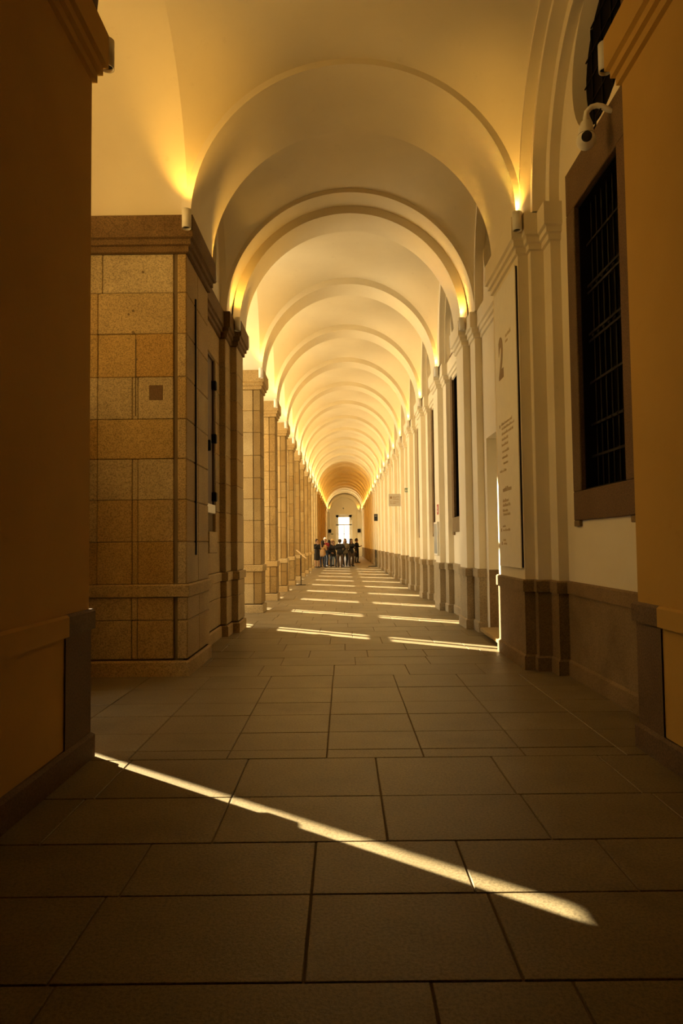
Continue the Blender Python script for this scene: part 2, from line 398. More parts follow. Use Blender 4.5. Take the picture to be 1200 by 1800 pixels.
# corner opening beside the near wall; unseen infill added to shape its light
w0 = tag(empty('window_22'), 'tall arched opening at the left corner before the long granite pier', 'window', kind='structure')
f = MB(); t = .035
for ya, yb in ((NEAR_Y, NEAR_Y + .09), (6.6, 6.68), (C_Y1 - 1.45, C_Y0)): f.box(XG - t, XG + t, ya, yb, 0, SPRING)
f.box(XG - t, XG + t, NEAR_Y, C_Y0, 2.78, 2.90).box(XG - t, XG + t, NEAR_Y, C_Y0, .44, .50).box(XG - t, XG + t, NEAR_Y, C_Y0, 5.15, 5.23)
f.build('window_frame', 'frame_paint', w0)
MB().box(XG - .005, XG + .005, 5.80, 6.12, 0, 2.78).build('pane', 'clear_glass', w0)
for a, b in ((NEAR_Y + .05, 5.80), (6.12, C_Y0 - .05)): MB().cbox(XG - .03, XG + .03, a, b, 0, 2.78, .01).build('door_leaf', 'wood_dark', w0)  # unseen solid leaves added to hold back daylight
cc = arch_curve((NEAR_Y + C_Y0) / 2, (C_Y0 - NEAR_Y) / 2, 1.9)
MB().add([(XG, y, z) for y, z in [(NEAR_Y, 2.9), (C_Y0, 2.9)] + cc], [tuple(range(len(cc) + 2))]).build('fanlight', 'frosted_glass', w0)  # unseen diffusing panel added for soft fill in the corner bay

# outer facade that closes the roof space, and the ground of the courtyard
holes = []
cvs = [(NEAR_Y, C_Y0, 1.9)] + [(YA1 + P * k - (.02 if k == 0 else 0), YA0 + P * (k + 1) + .02, 2.02) for k in range(NS - 1)]
fm = MB()
for y0, y1, b in cvs:
    ym, a = (y0 + y1) / 2, (y1 - y0) / 2
    fm.plate([(y1, 8.0), (y0, 8.0), (y0, SPRING)] + [p for p in reversed(arch_curve(ym, a, b))][1:-1] + [(y1, SPRING)], [], XO, XO - .25, lambda u, w, c: (c, u, w))
fm.build('facade_arches', 'plaster', wl)
fs = MB(); edges = [-9.0] + [e for c in cvs for e in c[:2]] + [YEND + .6]
for a, b in zip(edges[0::2], edges[1::2]): fs.box(XO - .25, XO - .003, a, b, 0, 8.0)
fs.build('facade_piers', 'plaster', wl)
tag(MB().box(-60, XO - .26, -40, YEND + 40, -.3, -.06).build('courtyard_ground', 'gravel'), 'pale courtyard ground outside the left openings', 'ground', kind='structure')

# ---------------------------------------------------------------- right wall
wr = tag(empty('wall_right'), 'white plastered right wall with stepped pilasters on a granite dado', 'wall', kind='structure')
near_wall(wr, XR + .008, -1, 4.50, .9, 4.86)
def wall_panel(y0, y1, x, holes, z1=7.5, thick=.45):
    MB().plate(rect(y0, y1, 0, z1), holes, x, x + thick, lambda u, w, c: (c, u, w)).build('wall_panel', 'plaster', wr)
OC_R, OC_Z = .73, 6.15
def oculus(n, x, yc_, side=1):
    w = tag(empty('window_%d' % n), 'round dark oculus window above the cornice, %s' % {30: 'near right wall above the security camera', 31: 'right wall above the stone doorway', 32: 'left wall above the long granite pier'}.get(n, 'right wall, %s regular bay' % ORD[(n - 33) % 20]), 'window', 'oculus windows', 'structure')
    d = .14 * side
    c1, c2 = circle(yc_, OC_Z, OC_R), circle(yc_, OC_Z, OC_R - .02)
    m = MB(); k = len(c1)
    m.add([(x, u, w_) for u, w_ in c1] + [(x + d, u, w_) for u, w_ in c2], [(i, (i + 1) % k, k + (i + 1) % k, k + i) for i in range(k)], True).build('reveal', 'plaster', w, recalc=False)
    MB().add([(x + d, u, w_) for u, w_ in c2], [tuple(range(k))]).build('pane', 'window_dark', w)
    gb = MB()
    for j in range(-2, 3):
        hh = math.sqrt((OC_R - .03) ** 2 - (j * .25) ** 2)
        gb.tube([(x + d - .012 * side, yc_ + j * .25, OC_Z - hh), (x + d - .012 * side, yc_ + j * .25, OC_Z + hh)], .010, 6)
        gb.tube([(x + d - .016 * side, yc_ - hh, OC_Z + j * .25), (x + d - .016 * side, yc_ + hh, OC_Z + j * .25)], .008, 6)
    gb.build('grille', 'black_iron', w)
def stone_window(n, x, y0, y1, label, bars, fm='granite_brown'):
    """granite framed window with an iron grille; inner opening y0..y1, 1.96..4.90"""
    w = tag(empty('window_%d' % n), label, 'window', 'grilled windows in the right wall', 'structure')
    z0, z1, fw, pr = 1.96, 4.90, .235, .035
    for s, (a, b, c, d) in enumerate(((y0 - fw, y0, z0, z1), (y1, y1 + fw, z0, z1), (y0 - fw, y1 + fw, z1, z1 + .45), (y0 - fw, y1 + fw, z0 - .30, z0))):
        block(('jamb_stone', 'jamb_stone', 'lintel_stone', 'sill_stone')[s], (fm, fm, fm, 'granite_dado' if not bars else fm)[s], w, x - pr, x + .16, a + .002, b - .002, c, d, .008)
    for a in (y0 - fw, y1 + .08): block('sill_lug', 'granite_dado', w, x - pr, x + .1, a, a + .155, z0 - .36, z0 - .30, .006)
    MB().box(x + .30, x + .34, y0 - .03, y1 + .03, z0 - .03, z1 + .03).build('pane', 'window_dark', w)
    rv = MB()
    for a, b, c, d in ((y0 - .06, y0 + .02, z0, z1), (y1 - .02, y1 + .06, z0, z1), (y0, y1, z1 - .02, z1 + .06), (y0, y1, z0 - .06, z0 + .02)): rv.box(x + .015, x + .31, a, b, c, d)
    rv.build('reveal', 'black_iron', w)  # reveal blackened, the shade of the recess put into its colour
    xg = x + .10
    if bars:
        nb = 8
        vb = MB().tube([(xg, 0, z0), (xg, 0, z1)], .011, 6).build('grille_bar', 'black_iron', w); vb.location.y = y0 + (y1 - y0) / nb
        for j in range(2, nb): o = link('grille_bar', vb.data, w); o.location.y = y0 + (y1 - y0) * j / nb
        hb = MB().box(xg - .02, xg - .008, y0, y1, -.012, .012).build('grille_rail', 'black_iron', w); hb.location.z = 2.30
        kn = MB()
        for zz in (2.62, 3.05, 3.48, 3.55, 3.98, 4.05, 4.48): o = link('grille_rail', hb.data, w); o.location.z = zz
        for j in range(1, nb):
            for zz in (2.62, 3.515, 4.015): kn.cbox(xg - .028, xg + .014, y0 + (y1 - y0) * j / nb - .02, y0 + (y1 - y0) * j / nb + .02, zz - .02, zz + .02, .012)
        kn.build('grille_collars', 'black_iron', w)
    else:
        gb = MB()
        for j in range(1, 8): gb.tube([(xg, y0 + (y1 - y0) * j / 8, z0), (xg, y0 + (y1 - y0) * j / 8, z1)], .011, 6)
        for zz in (2.3, 2.62, 3.05, 3.5, 4.0, 4.48): gb.box(xg - .02, xg - .008, y0, y1, zz - .012, zz + .012)
        gb.build('grille', 'black_iron', w)
# corner bay wall (set back) with its grilled window
XC = 2.45
wall_panel(NEAR_Y - .1, 7.9, XC, [rect(5.77, 6.965, 1.91, 4.95), circle(6.22, OC_Z, OC_R)])
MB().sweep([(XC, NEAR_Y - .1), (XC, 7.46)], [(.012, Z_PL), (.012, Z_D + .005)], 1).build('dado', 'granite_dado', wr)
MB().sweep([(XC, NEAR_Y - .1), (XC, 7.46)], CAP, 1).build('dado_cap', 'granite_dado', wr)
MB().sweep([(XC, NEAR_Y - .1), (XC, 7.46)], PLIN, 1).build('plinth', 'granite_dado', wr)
stone_window(23, XC, 5.82, 6.915, 'large granite framed window with black iron grille beside the security camera', True, 'granite_dark')
oculus(30, XC, 6.22)
def support(name, path, st='granite_pale'):
    o = MB().sweep(path, [(0, Z_C - .03), (0, Z_K + .02)], 1).build(name, 'plaster', wr)
    MB().sweep(path, [(.012, Z_PL), (.012, Z_D + .005)], 1).build('dado', st, o)
    MB().sweep(path, CAP, 1).build('dado_cap', st, o)
    MB().sweep(path, PLIN, 1).build('plinth', st, o)
    MB().sweep(path, CORN, 1).build('cornice', 'plaster', o)
    return o
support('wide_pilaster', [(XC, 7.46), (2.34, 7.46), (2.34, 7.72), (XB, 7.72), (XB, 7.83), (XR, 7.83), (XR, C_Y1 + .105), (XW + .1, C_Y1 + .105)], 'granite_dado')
for k in range(NS):
    y0, y1 = YA0 + .10 + P * k, YA1 + .08 + P * k
    support('pilaster', [(XW, y0 - .44), (XB, y0 - .44), (XB, y0), (XR, y0), (XR, y1), (XB, y1), (XB, y1 + .38), (XW, y1 + .38)])
# bay 1: doorway; regular bays
DY0, DY1 = 9.20, 10.86
wall_panel(C_Y1, 11.1, XW, [rect(DY0, DY1, -.01, 3.1), circle(10.05, OC_Z, OC_R)])
oculus(31, XW, 10.05)
cor = [(XW, C_Y1), (XW, 11.06)]
MB().sweep(cor, CORN, 1).build('cornice', 'plaster', wr)
dr = tag(empty('door_1'), 'deep plastered doorway with worn stone step between the banner and next pilaster', 'door', kind='structure')
MB().sweep([(XW + .45, DY1), (XW, DY1)], [(0.012, 0), (0.012, 1.0), (0, 1.01)], 1).build('jamb_dado', 'granite_dado', dr)
MB().sweep([(XW, DY0), (XW + .45, DY0)], [(0.012, 0), (0.012, 1.0), (0, 1.01)], 1).build('jamb_dado', 'granite_dado', dr)
MB().box(XW + .40, XW + .46, DY0 + .05, DY1 - .05, .1, 3.05).build('door_leaf', 'door_paint', dr)
for s in (0, 1):
    for zz in (.3, 1.25, 2.15):
        a = DY0 + .17 + s * .78; MB().cbox(XW + .385, XW + .41, a, a + .58, zz, zz + .72, .012).build('door_panel', 'door_paint', dr)
MB().tube([(XW + .36, 9.95, 1.15), (XW + .36, 10.01, 1.15)], .02, 8).tube([(XW + .40, 9.98, 1.15), (XW + .36, 9.98, 1.15)], .012, 8).build('door_handle', 'black_iron', dr)
MB().plate([(9.30, 2.10), (10.80, 2.13), (10.84, 2.2), (10.86, 2.74), (9.2, 2.74), (9.24, 2.18)], [], .06, .105, lambda u, w, c: (w, u, c)).box(2.2, 2.74, 9.26, 10.8, 0, .06).build('door_step', 'granite', dr)
for k in range(NS):
    a, b = YA1 + .46 + P * k, YA0 - .34 + P * (k + 1)
    if k == NS - 1: b = YEND
    ym = (a + b) / 2; hs = []
    hw = k in (0, 1, 2)
    if hw: hs.append(rect(ym - .60, ym + .60, 1.91, 4.95))
    hs.append(circle(ym, OC_Z, OC_R))
    wall_panel(a - .03, b + .03, XW, hs)
    if hw: stone_window(24 + k, XW, ym - .55, ym + .55, 'brown granite framed window in the right wall, %s bay past the doorway' % ORD[k], False)
    oculus(33 + k, XW, ym)
    seg = [(XW, a), (XW, b)]
    MB().sweep(seg, CORN, 1).build('cornice', 'plaster', wr)
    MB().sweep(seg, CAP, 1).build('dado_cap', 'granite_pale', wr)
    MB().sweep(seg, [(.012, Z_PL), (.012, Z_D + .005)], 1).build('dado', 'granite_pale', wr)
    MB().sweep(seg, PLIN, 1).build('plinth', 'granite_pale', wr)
MB().box(3.0, 3.3, -9, YEND + .6, 0, 8.0).build('wall_backing', 'plaster', wr)

# ---------------------------------------------------------------- vaults
ceil = tag(empty('ceiling'), 'cream plastered vault of arches and cross bays above the gallery', 'ceiling', kind='structure')
def ell(a, b, n=48, cx=CX): return [(cx + a * math.cos(PI * i / n), SPRING + b * math.sin(PI * i / n)) for i in range(n + 1)]
def arch(name, y0, y1, a, b, bo, cx=CX, n=48, ao=.12, mat='plaster'):
    """transverse arch: soffit and the two ring faces up to the vault"""
    m = MB(); i_ = ell(a, b, n, cx); o_ = ell(a + ao, bo, n, cx)
    m.add([(x, y0, z) for x, z in i_] + [(x, y1, z) for x, z in i_], [(i, i + 1, n + 2 + i, n + 1 + i) for i in range(n)], True)
    for yy in (y0, y1):
        m.add([(x, yy, z) for x, z in i_] + [(x, yy, z) for x, z in o_], [(i, i + 1, n + 2 + i, n + 1 + i) for i in range(n)])
    return m.build(name, mat, ceil, recalc=False)
def vault(name, y0, y1, a, b, cx=CX, nx=56, ny=28, left=None, rights=()):
    """cross vault with level crowns and soft groins, plus the lateral arch soffits"""
    m = MB(); vs = []; ym, h = (y0 + y1) / 2, (y1 - y0) / 2
    for j in range(ny + 1):
        yy = -math.cos(PI * j / ny)
        for i in range(nx + 1):
            xx = -math.cos(PI * i / nx)
            vs.append((cx + a * xx, ym + h * yy, SPRING + b * math.sqrt(max(0, 1 - (xx * yy) ** 2))))
    w = nx + 1
    m.add(vs, [(j * w + i, j * w + i + 1, (j + 1) * w + i + 1, (j + 1) * w + i) for j in range(ny) for i in range(nx)], True)
    def lat(x0, x1, hh, bb):
        c = [(ym + hh * -math.cos(PI * j / ny), SPRING + bb * math.sin(PI * j / ny)) for j in range(ny + 1)]
        m.add([(x0, y, z) for y, z in c] + [(x1, y, z) for y, z in c], [(j, j + 1, ny + 2 + j, ny + 1 + j) for j in range(ny)], True)
        return c
    if left is not None: lat(cx - a, left, h, b)
    prev = (cx + a, h, b)
    for x1, hh, bb in rights:                  # stepped reveals towards the right wall
        c0 = [(ym + prev[1] * -math.cos(PI * j / ny), SPRING + prev[2] * math.sin(PI * j / ny)) for j in range(ny + 1)]
        c1 = [(ym + hh * -math.cos(PI * j / ny), SPRING + bb * math.sin(PI * j / ny)) for j in range(ny + 1)]
        m.add([(prev[0], y, z) for y, z in c0] + [(prev[0], y, z) for y, z in c1], [(j, j + 1, ny + 2 + j, ny + 1 + j) for j in range(ny)])
        lat(prev[0], x1, hh, bb); prev = (x1, hh, bb)
    return m.build(name, 'plaster', ceil, recalc=False)
AH = (XR - XL) / 2
# behind the camera, corner bay, wide arch, first bay, regular bays
arch('barrel_vault', -9, NEAR_Y, AH - .02, 1.83, 1.95, mat='granite_dark')  # unseen vault made dark so less light bounces onto the near floor
vault('corner_vault', NEAR_Y, C_Y0 + .06, AH, 1.90, left=XO, rights=((XB, 1.44, 1.86), (2.34, 1.36, 1.80), (XC + .02, 1.22, 1.66)))
arch('wide_arch', C_Y0 + .03, C_Y1 - .03, AH - .04, 1.83, 1.95)
vault('bay_vault', C_Y1 - .05, 10.98, AH + .10, 2.08, left=XREC, rights=((XW + .02, .92, 1.95),))
arch('outer_arch', 10.95, 11.42, AH + .10, 2.01, 2.3)
MB().plate([(9.0, SPRING - .1), (11.3, SPRING - .1), (11.3, 7.5), (9.0, 7.5)], [circle(9.95, OC_Z, OC_R)], XREC, XREC - .35, lambda u, w, c: (c, u, w)).build('lunette_wall', 'plaster', wl)
oculus(32, XREC, 9.95, -1)
for k in range(NS):
    arch('transverse_arch', YA0 + P * k, YA1 + P * k, AH - .05, 1.88, 2.3)
    y0, y1 = YA1 + P * k - .02, YA0 + P * (k + 1) + .02
    if k == NS - 1: y1 = YEND + .05
    vault('bay_vault', y0, y1, AH, 2.02, left=XO if k < NS - 1 else XREC, rights=((XB, (y1 - y0) / 2 - .30, 1.93), (XW + .02, (y1 - y0) / 2 - .34, 1.86)))
MB().box(XO - .3, 3.3, -9, YEND + .6, 7.6, 7.9).build('roof_slab', 'plaster', ceil)
# unseen wall behind the camera, dark to soak up light, and end wall
tag(MB().box(-4.4, 3.3, -9.3, -9.0, 0, 8).build('wall_back', 'wood_dark'), 'plain dark wooden partition closing the gallery behind the viewer', 'wall', kind='structure')
we = tag(empty('wall_end'), 'white end wall of the gallery around the bright far window', 'wall', kind='structure')
EW0, EW1, EZ0, EZ1 = -.84, .98, .85, 4.76
MB().plate(rect(-4.3, 3.2, 0, 7.9), [rect(EW0, EW1, EZ0, EZ1)], YEND, YEND + .9, lambda u, w, c: (u, c, w)).build('wall_panel', 'plaster', we)
arch_in = ell(1.55, 1.50, 32, .07); arch_o = ell(AH - .05, 1.88, 32)
MB().add([(x, YEND - .25, z) for x, z in arch_in] + [(x, YEND - .25, z) for x, z in arch_o], [(i, i + 1, 34 + i, 33 + i) for i in range(32)]).add([(x, YEND - .25, z) for x, z in arch_in] + [(x, YEND, z) for x, z in arch_in], [(i, i + 1, 34 + i, 33 + i) for i in range(32)], True).build('end_arch', 'plaster', we, recalc=False)
for s in (-1, 1):
    xa, xb = (XL - .3, -1.48) if s < 0 else (1.62, XR + .3)
    MB().cbox(xa, xb, YEND - .25, YEND + .01, 0, SPRING, .01).build('end_pilaster', 'plaster', we)
wend = tag(empty('window_29'), 'tall bright multi-pane window at the far end of the gallery', 'window', kind='structure')
f = MB(); ya, yb = YEND + .55, YEND + .62
for x0, x1, z0, z1 in ((EW0, EW0 + .30, EZ0, EZ1), (EW1 - .30, EW1, EZ0, EZ1), (EW0, EW1, EZ1 - .28, EZ1), (EW0, EW1, EZ0, EZ0 + .1), (EW0, EW1, 3.55, 3.68), (.03, .11, EZ0, 3.6), (EW0, EW1, 2.55, 2.59), (EW0, EW1, 1.7, 1.74)): f.box(x0, x1, ya, yb, z0, z1)
f.build('window_frame', 'frame_paint', wend)
MB().box(EW0, EW1, YEND + .58, YEND + .59, EZ0, EZ1).build('pane', 'clear_glass', wend)

# ---------------------------------------------------------------- uplights on the cornices
def make_lamp():
    r = empty('wall_uplight')
    n = 20; ro, ri = .052, .046; v = []
    for rr, z in ((ri, -.03), (ri, 0), (ro, 0), (ro, -.215), (ri, -.215), (ri, -.19)):
        v += [(rr * math.cos(2 * PI * i / n), rr * math.sin(2 * PI * i / n), z) for i in range(n)]
    m = MB().add(v, [(a * n + i, a * n + (i + 1) % n, (a + 1) * n + (i + 1) % n, (a + 1) * n + i) for a in range(5) for i in range(n)], True)
    m.build('tube_body', 'white_metal', r)
    ring = [(ri * math.cos(2 * PI * i / n), ri * math.sin(2 * PI * i / n)) for i in range(n)]
    MB().add([(x, y, -.03) for x, y in ring], [tuple(range(n))]).build('upper_lens', 'lamp_lens', r)
    MB().add([(x, y, -.19) for x, y in ring], [tuple(range(n))]).build('lower_cap', 'black_plastic', r)
    MB().cbox(-.018, .018, .045, .075, -.18, -.03, .004).build('bracket', 'white_metal', r)
    L = bpy.data.lights.new('uplight_beam', 'SPOT'); L.energy = LAMP_W; L.color = LAMP_COL; L.spot_size = math.radians(74); L.spot_blend = .9; L.shadow_soft_size = .03
    lo = bpy.data.objects.new('uplight_beam', L); col.objects.link(lo); lo.parent = r; lo.location = (0, 0, .02); lo.rotation_euler = (PI - .16, 0, 0)
    return r
lamp0 = make_lamp(); lamp_used = [False]
def put_lamp(x, y, facing, label):
    o = copy_tree(lamp0) if lamp_used[0] else lamp0
    lamp_used[0] = True
    o.location = (x, y, SPRING + .02); o.rotation_euler = (0, 0, 0 if facing < 0 else PI)
    tag(o, label, 'wall lamp', 'white tube uplights on the cornices')
lx, rx, gap = XL + .04, XR - .04, .165
put_lamp(lx, NEAR_Y + gap, 1, 'white tube uplight on the near left plaster cornice, cut off at top')
put_lamp(rx, 4.86 + gap, 1, 'white tube uplight on the near right plaster cornice beside the oculus')
put_lamp(lx, C_Y0 - gap, -1, 'white tube uplight at the near corner of the long granite pier')
put_lamp(lx, R0 + gap, 1, 'white tube uplight on the far side of the wide arch, left cornice')
put_lamp(rx, 7.83 - gap, -1, 'white tube uplight on the right cornice above the number 2 banner')
put_lamp(rx, C_Y1 + gap, 1, 'white tube uplight on the far side of the wide arch, right cornice')
for k in range(NS):
    yl0, yl1 = (11.36 if k == 0 else YA0 + P * k + .02), (YA1 - .02 if k == 0 else YA1 + P * k)
    yr0, yr1 = YA0 + .10 + P * k, YA1 + .08 + P * k
    for side, x, a, b in (('left', lx, yl0, yl1), ('right', rx, yr0, yr1)):
        put_lamp(x, a - gap, -1, 'white tube uplight on near face of the %s %s cornice past the wide arch' % (ORD[k], side))
        if k < NS - 1: put_lamp(x, b + gap, 1, 'white tube uplight on far face of the %s %s cornice past the wide arch' % (ORD[k], side))

put_lamp(-1.62, YEND - .42, -1, 'white tube uplight on the end wall pilaster left of the far window')
put_lamp(1.76, YEND - .42, -1, 'white tube uplight on the end wall pilaster right of the far window')

# ---------------------------------------------------------------- banner with the number 2
def glyph(name, txt, size, mat, parent, M, bold=0.0, sx=1.0, align='LEFT'):
    c = bpy.data.curves.new(name, 'FONT'); c.body = txt; c.size = size; c.extrude = .0015; c.offset = bold; c.align_x = align; c.resolution_u = 6
    t = bpy.data.objects.new(name, c); col.objects.link(t); bpy.context.view_layer.update()
    me = bpy.data.meshes.new_from_object(t.evaluated_get(bpy.context.evaluated_depsgraph_get())); col.objects.unlink(t); bpy.data.objects.remove(t)
    me.materials.clear(); me.materials.append(MATS[mat])
    o = link(name, me, parent); o.matrix_world = M @ Matrix.Diagonal((sx, 1, 1, 1)); return o
BX = 2.035
def on_wall(y, z, x=BX): return Matrix(((0, 0, -1, x), (-1, 0, 0, y), (0, 1, 0, z), (0, 0, 0, 1)))
bn = empty('banner'); tag(bn, 'tall white wall banner with a brown number 2 on the wide right pilaster', 'banner')
MB().cbox(BX + .001, BX + .013, 7.86, 8.93, 1.14, 4.69, .003).build('panel', 'sign_white', bn)
MB().box(BX + .013, XR - .001, 7.868, 8.92, 1.15, 4.68).build('backing_frame', 'black_plastic', bn)  # black slab standing for the shadow gap behind the panel
glyph('number_two', '2', .70, 'sign_ink', bn, on_wall(8.735, 3.55, BX - .001), .028, .68)
def marks(name, y, yb, z, h, parent, mat='sign_ink', x=BX, frontal=False):
    """a line of print too small to read: short strokes of uneven height and width"""
    m = MB(); rnd = random.Random(int(y * 1000 + z * 77)); sgn = -1 if yb < y else 1; p = 0.0; L = abs(yb - y)
    while p < L:
        w = rnd.uniform(.25, .55) * h
        hh = h * rnd.choice((.62, .62, .7, 1.0))
        a, b = y + sgn * p, y + sgn * min(p + w, L)
        if frontal: m.box(min(a, b), max(a, b), x - .001, x + .001, z, z + hh)
        else: m.box(x - .001, x + .001, min(a, b), max(a, b), z, z + hh)
        p += w + h * (.18 if rnd.random() > .16 else .5)
    m.build(name, mat, parent)['kind'] = 'stuff'
for a, b, z, h in ((8.37, 8.11, 3.98, .055), (8.377, 8.26, 3.915, .045), (8.683, 8.13, 2.925, .038), (8.66, 8.03, 2.868, .034), (8.664, 8.087, 2.80, .036), (8.67, 8.344, 2.73, .036), (8.677, 8.35, 2.66, .036), (8.655, 8.30, 2.575, .036), (8.66, 8.365, 2.50, .036), (8.608, 8.372, 2.425, .036), (8.80, 8.468, 2.335, .036),
                   (8.67, 8.234, 2.08, .062), (8.684, 8.388, 1.95, .04), (8.689, 8.308, 1.893, .04), (8.695, 8.43, 1.828, .034), (8.669, 8.318, 1.78, .034), (8.715, 8.563, 1.635, .03), (8.71, 8.336, 1.585, .03), (8.70, 8.58, 1.46, .03), (8.69, 8.525, 1.415, .03)):
    marks('text_line', a, b, z, h, bn, 'sign_faint')
for y_, z_ in ((8.763, 2.93), (8.79, 1.60), (8.775, 1.43)): MB().box(BX - .001, BX + .001, y_ - .016, y_ + .016, z_ - .02, z_ + .02).build('bullet', 'sign_ink', bn)

# black strip on the corner pier
cs = MB().cbox(XL - .01, XL + .02, 8.105, 8.135, 1.335, 4.42, .006).build('cable_channel', 'black_plastic')
tag(cs, 'thin black vertical cable channel on the long granite pier', 'cable channel')

# ---------------------------------------------------------------- security camera
sc = empty('security_camera', (2.448, 5.93, 5.25)); tag(sc, 'white dome security camera on a curved arm above the grilled window', 'camera')
MB().tube([(0, -.05, .0), (-.03, -.05, .0)], [.065, .055], 16).build('wall_plate', 'white_metal', sc)
arm = [(-.02, -.05, .0)]
for i in range(9):
    a = PI * i / 8; arm.append((-.13 - .0 - .09 * (1 - math.cos(a)) / 1.0 + .06, -.05 + .05 * i / 8, .0 + .085 * math.sin(a)))
arm = [(-.02, -.05, .0), (-.07, -.05, .015), (-.115, -.045, .045), (-.155, -.035, .06), (-.20, -.02, .055), (-.235, -.005, .02), (-.245, 0, -.04), (-.245, 0, -.10)]
MB().tube(arm, .024, 10).build('arm', 'white_metal', sc)
MB().tube([(-.245, 0, -.07), (-.245, 0, -.12), (-.245, 0, -.19)], [.042, .062, .068], 20).build('housing', 'white_metal', sc)
sp = MB(); cen = Vector((-.245, 0, -.235)); prs = []; rrs = []
for i in range(11):
    a = PI * i / 10; prs.append(cen + Vector((0, 0, .085 * math.cos(a)))); rrs.append(max(.002, .085 * math.sin(a)))
MB().tube([(-.245, 0, -.185), (-.245, 0, -.20)], [.071, .071], 20).build('seal_ring', 'black_plastic', sc)  # black ring standing for the shadow gap between housing and dome
sp.tube(prs, rrs, 22).build('dome', 'white_metal', sc)
ld = (Vector((.1, -5.9, -3.6))).normalized(); ld = Vector((-.25, -.85, -.10)).normalized()
MB().tube([cen + ld * .06, cen + ld * .088], [.046, .044], 20).build('lens', 'black_plastic', sc)
MB().tube([(-.12, -.045, .03), (-.165, -.03, -.03), (-.17, -.03, -.12), (-.20, -.02, -.17)], .008, 8).build('cable', 'black_plastic', sc)

# ---------------------------------------------------------------- small signs and fittings along the right wall
def pil(k): return YA0 + .10 + P * k, YA1 + .08 + P * k
y3, y3b = pil(1)
o = empty('fire_sign'); tag(o, 'small red fire sign above a glass cabinet on the second pilaster', 'sign')
MB().cbox(XR - .012, XR - .001, y3 + .12, y3 + .30, 2.06, 2.28, .003).build('plate', 'red_sign', o)
MB().box(XR - .0135, XR - .012, y3 + .17, y3 + .25, 2.11, 2.15).box(XR - .0135, XR - .012, y3 + .19, y3 + .23, 2.17, 2.24).build('pictogram', 'sign_white', o)
o = empty('hose_cabinet'); tag(o, 'glass fronted wall cabinet below a small red sign on a pilaster', 'cabinet')
MB().cbox(XR - .05, XR - .001, y3 + .08, y3 + .56, 1.17, 1.90, .008).build('body', 'white_metal', o)
MB().cbox(XR - .056, XR - .05, y3 + .12, y3 + .52, 1.21, 1.86, .002).build('glass_front', 'cabinet_glass', o)
y6, _ = pil(4)
o = empty('hanging_sign'); tag(o, 'square pale information sign projecting from the right pilasters', 'sign')
MB().cbox(1.63, 2.05, y6 + .10, y6 + .125, 2.76, 3.20, .003).build('plate', 'sign_grey', o)
MB().box(2.05, 2.07, y6 + .09, y6 + .135, 2.9, 3.1).build('bracket', 'white_metal', o)
MB().cbox(1.67, 1.75, y6 + .098, y6 + .10, 3.03, 3.11, .0005).build('pictogram', 'sign_ink', o)
for a, b, z in ((1.78, 2.0, 3.085), (1.78, 1.9, 3.045), (1.78, 1.99, 3.0), (1.67, 1.74, 2.90), (1.78, 1.98, 2.90), (1.67, 1.9, 2.85)): marks('text_line', a, b, z, .026, o, 'sign_ink', y6 + .099, True)
o = empty('exit_sign'); tag(o, 'small green exit sign with running figure high on a pilaster', 'sign')
yb6 = y6 - .44
MB().cbox(XB - .03, XB + .10, yb6 - .03, yb6 - .002, 3.22, 3.36, .003).build('plate', 'exit_glow', o)
fg = MB().box(XB + .0, XB + .02, yb6 - .032, yb6 - .03, 3.32, 3.34).box(XB - .005, XB + .02, yb6 - .032, yb6 - .03, 3.28, 3.315)
fg.box(XB - .02, XB + .0, yb6 - .032, yb6 - .03, 3.245, 3.28).box(XB + .015, XB + .035, yb6 - .032, yb6 - .03, 3.24, 3.285).box(XB + .055, XB + .08, yb6 - .032, yb6 - .03, 3.24, 3.34)
fg.build('running_figure', 'sign_white', o)
y12, _ = pil(10)
o = empty('notice_board'); tag(o, 'small black notice board high on a far right pilaster', 'sign')
MB().cbox(1.955, 2.21, y12 - .03, y12 - .005, 2.86, 3.30, .004).build('plate', 'black_plastic', o)
for z in (3.2, 3.14): marks('text_line', 1.99, 2.15, z, .03, o, 'sign_grey', y12 - .031, True)
o = empty('barrier_stand', (1.95, y12 - .62, 0)); tag(o, 'black post on a flat base beside the far right pilasters', 'stand')
MB().box(-.42, .12, -.13, .13, 0, .03).build('base', 'black_iron', o)
MB().tube([(.06, 0, .03), (.06, 0, 1.05)], .022, 10).build('post', 'black_iron', o)
MB().box(.02, .10, -.06, .06, .55, 1.02).build('sign_plate', 'black_plastic', o)
o = empty('information_stand', (-1.52, 24.3, 0)); tag(o, 'slim black stand with a tilted pale panel before the left piers', 'stand')
MB().box(-.17, .17, -.15, .15, 0, .012).build('base', 'black_iron', o)
MB().tube([(0, 0, .01), (0, 0, 1.06)], .016, 10).build('post', 'black_iron', o)
m = MB(); m.cbox(-.23, .23, -.22, .22, -.012, .012, .003); pb = m.build('tilted_panel', 'pale_wood', o); pb.location = (0.02, 0, 1.09); pb.rotation_euler = (0, math.radians(41), 0)
for x0, lab in ((-1.72, 'black loudspeaker on the end wall left of the far window'), (1.60, 'black loudspeaker on the end wall right of the far window')):
    o = empty('loudspeaker', (x0, YEND - .5, 2.68)); tag(o, lab, 'speaker', 'loudspeakers on the end wall')
    MB().cbox(0, .36, -.1, .12, 0, .42, .015).build('cabinet', 'black_plastic', o)
    MB().box(.04, .32, -.106, -.1, .04, .38).build('grille_cloth', 'black_iron', o)
    MB().box(.14, .22, .12, .26, .16, .26).build('bracket', 'black_iron', o)
o = empty('exit_sign', (-1.30, YEND - .02, 2.50)); tag(o, 'tiny green exit sign below the left loudspeaker on the end wall', 'sign')
MB().cbox(-.1, .14, -.03, 0, 0, .12, .003).build('plate', 'exit_glow', o)
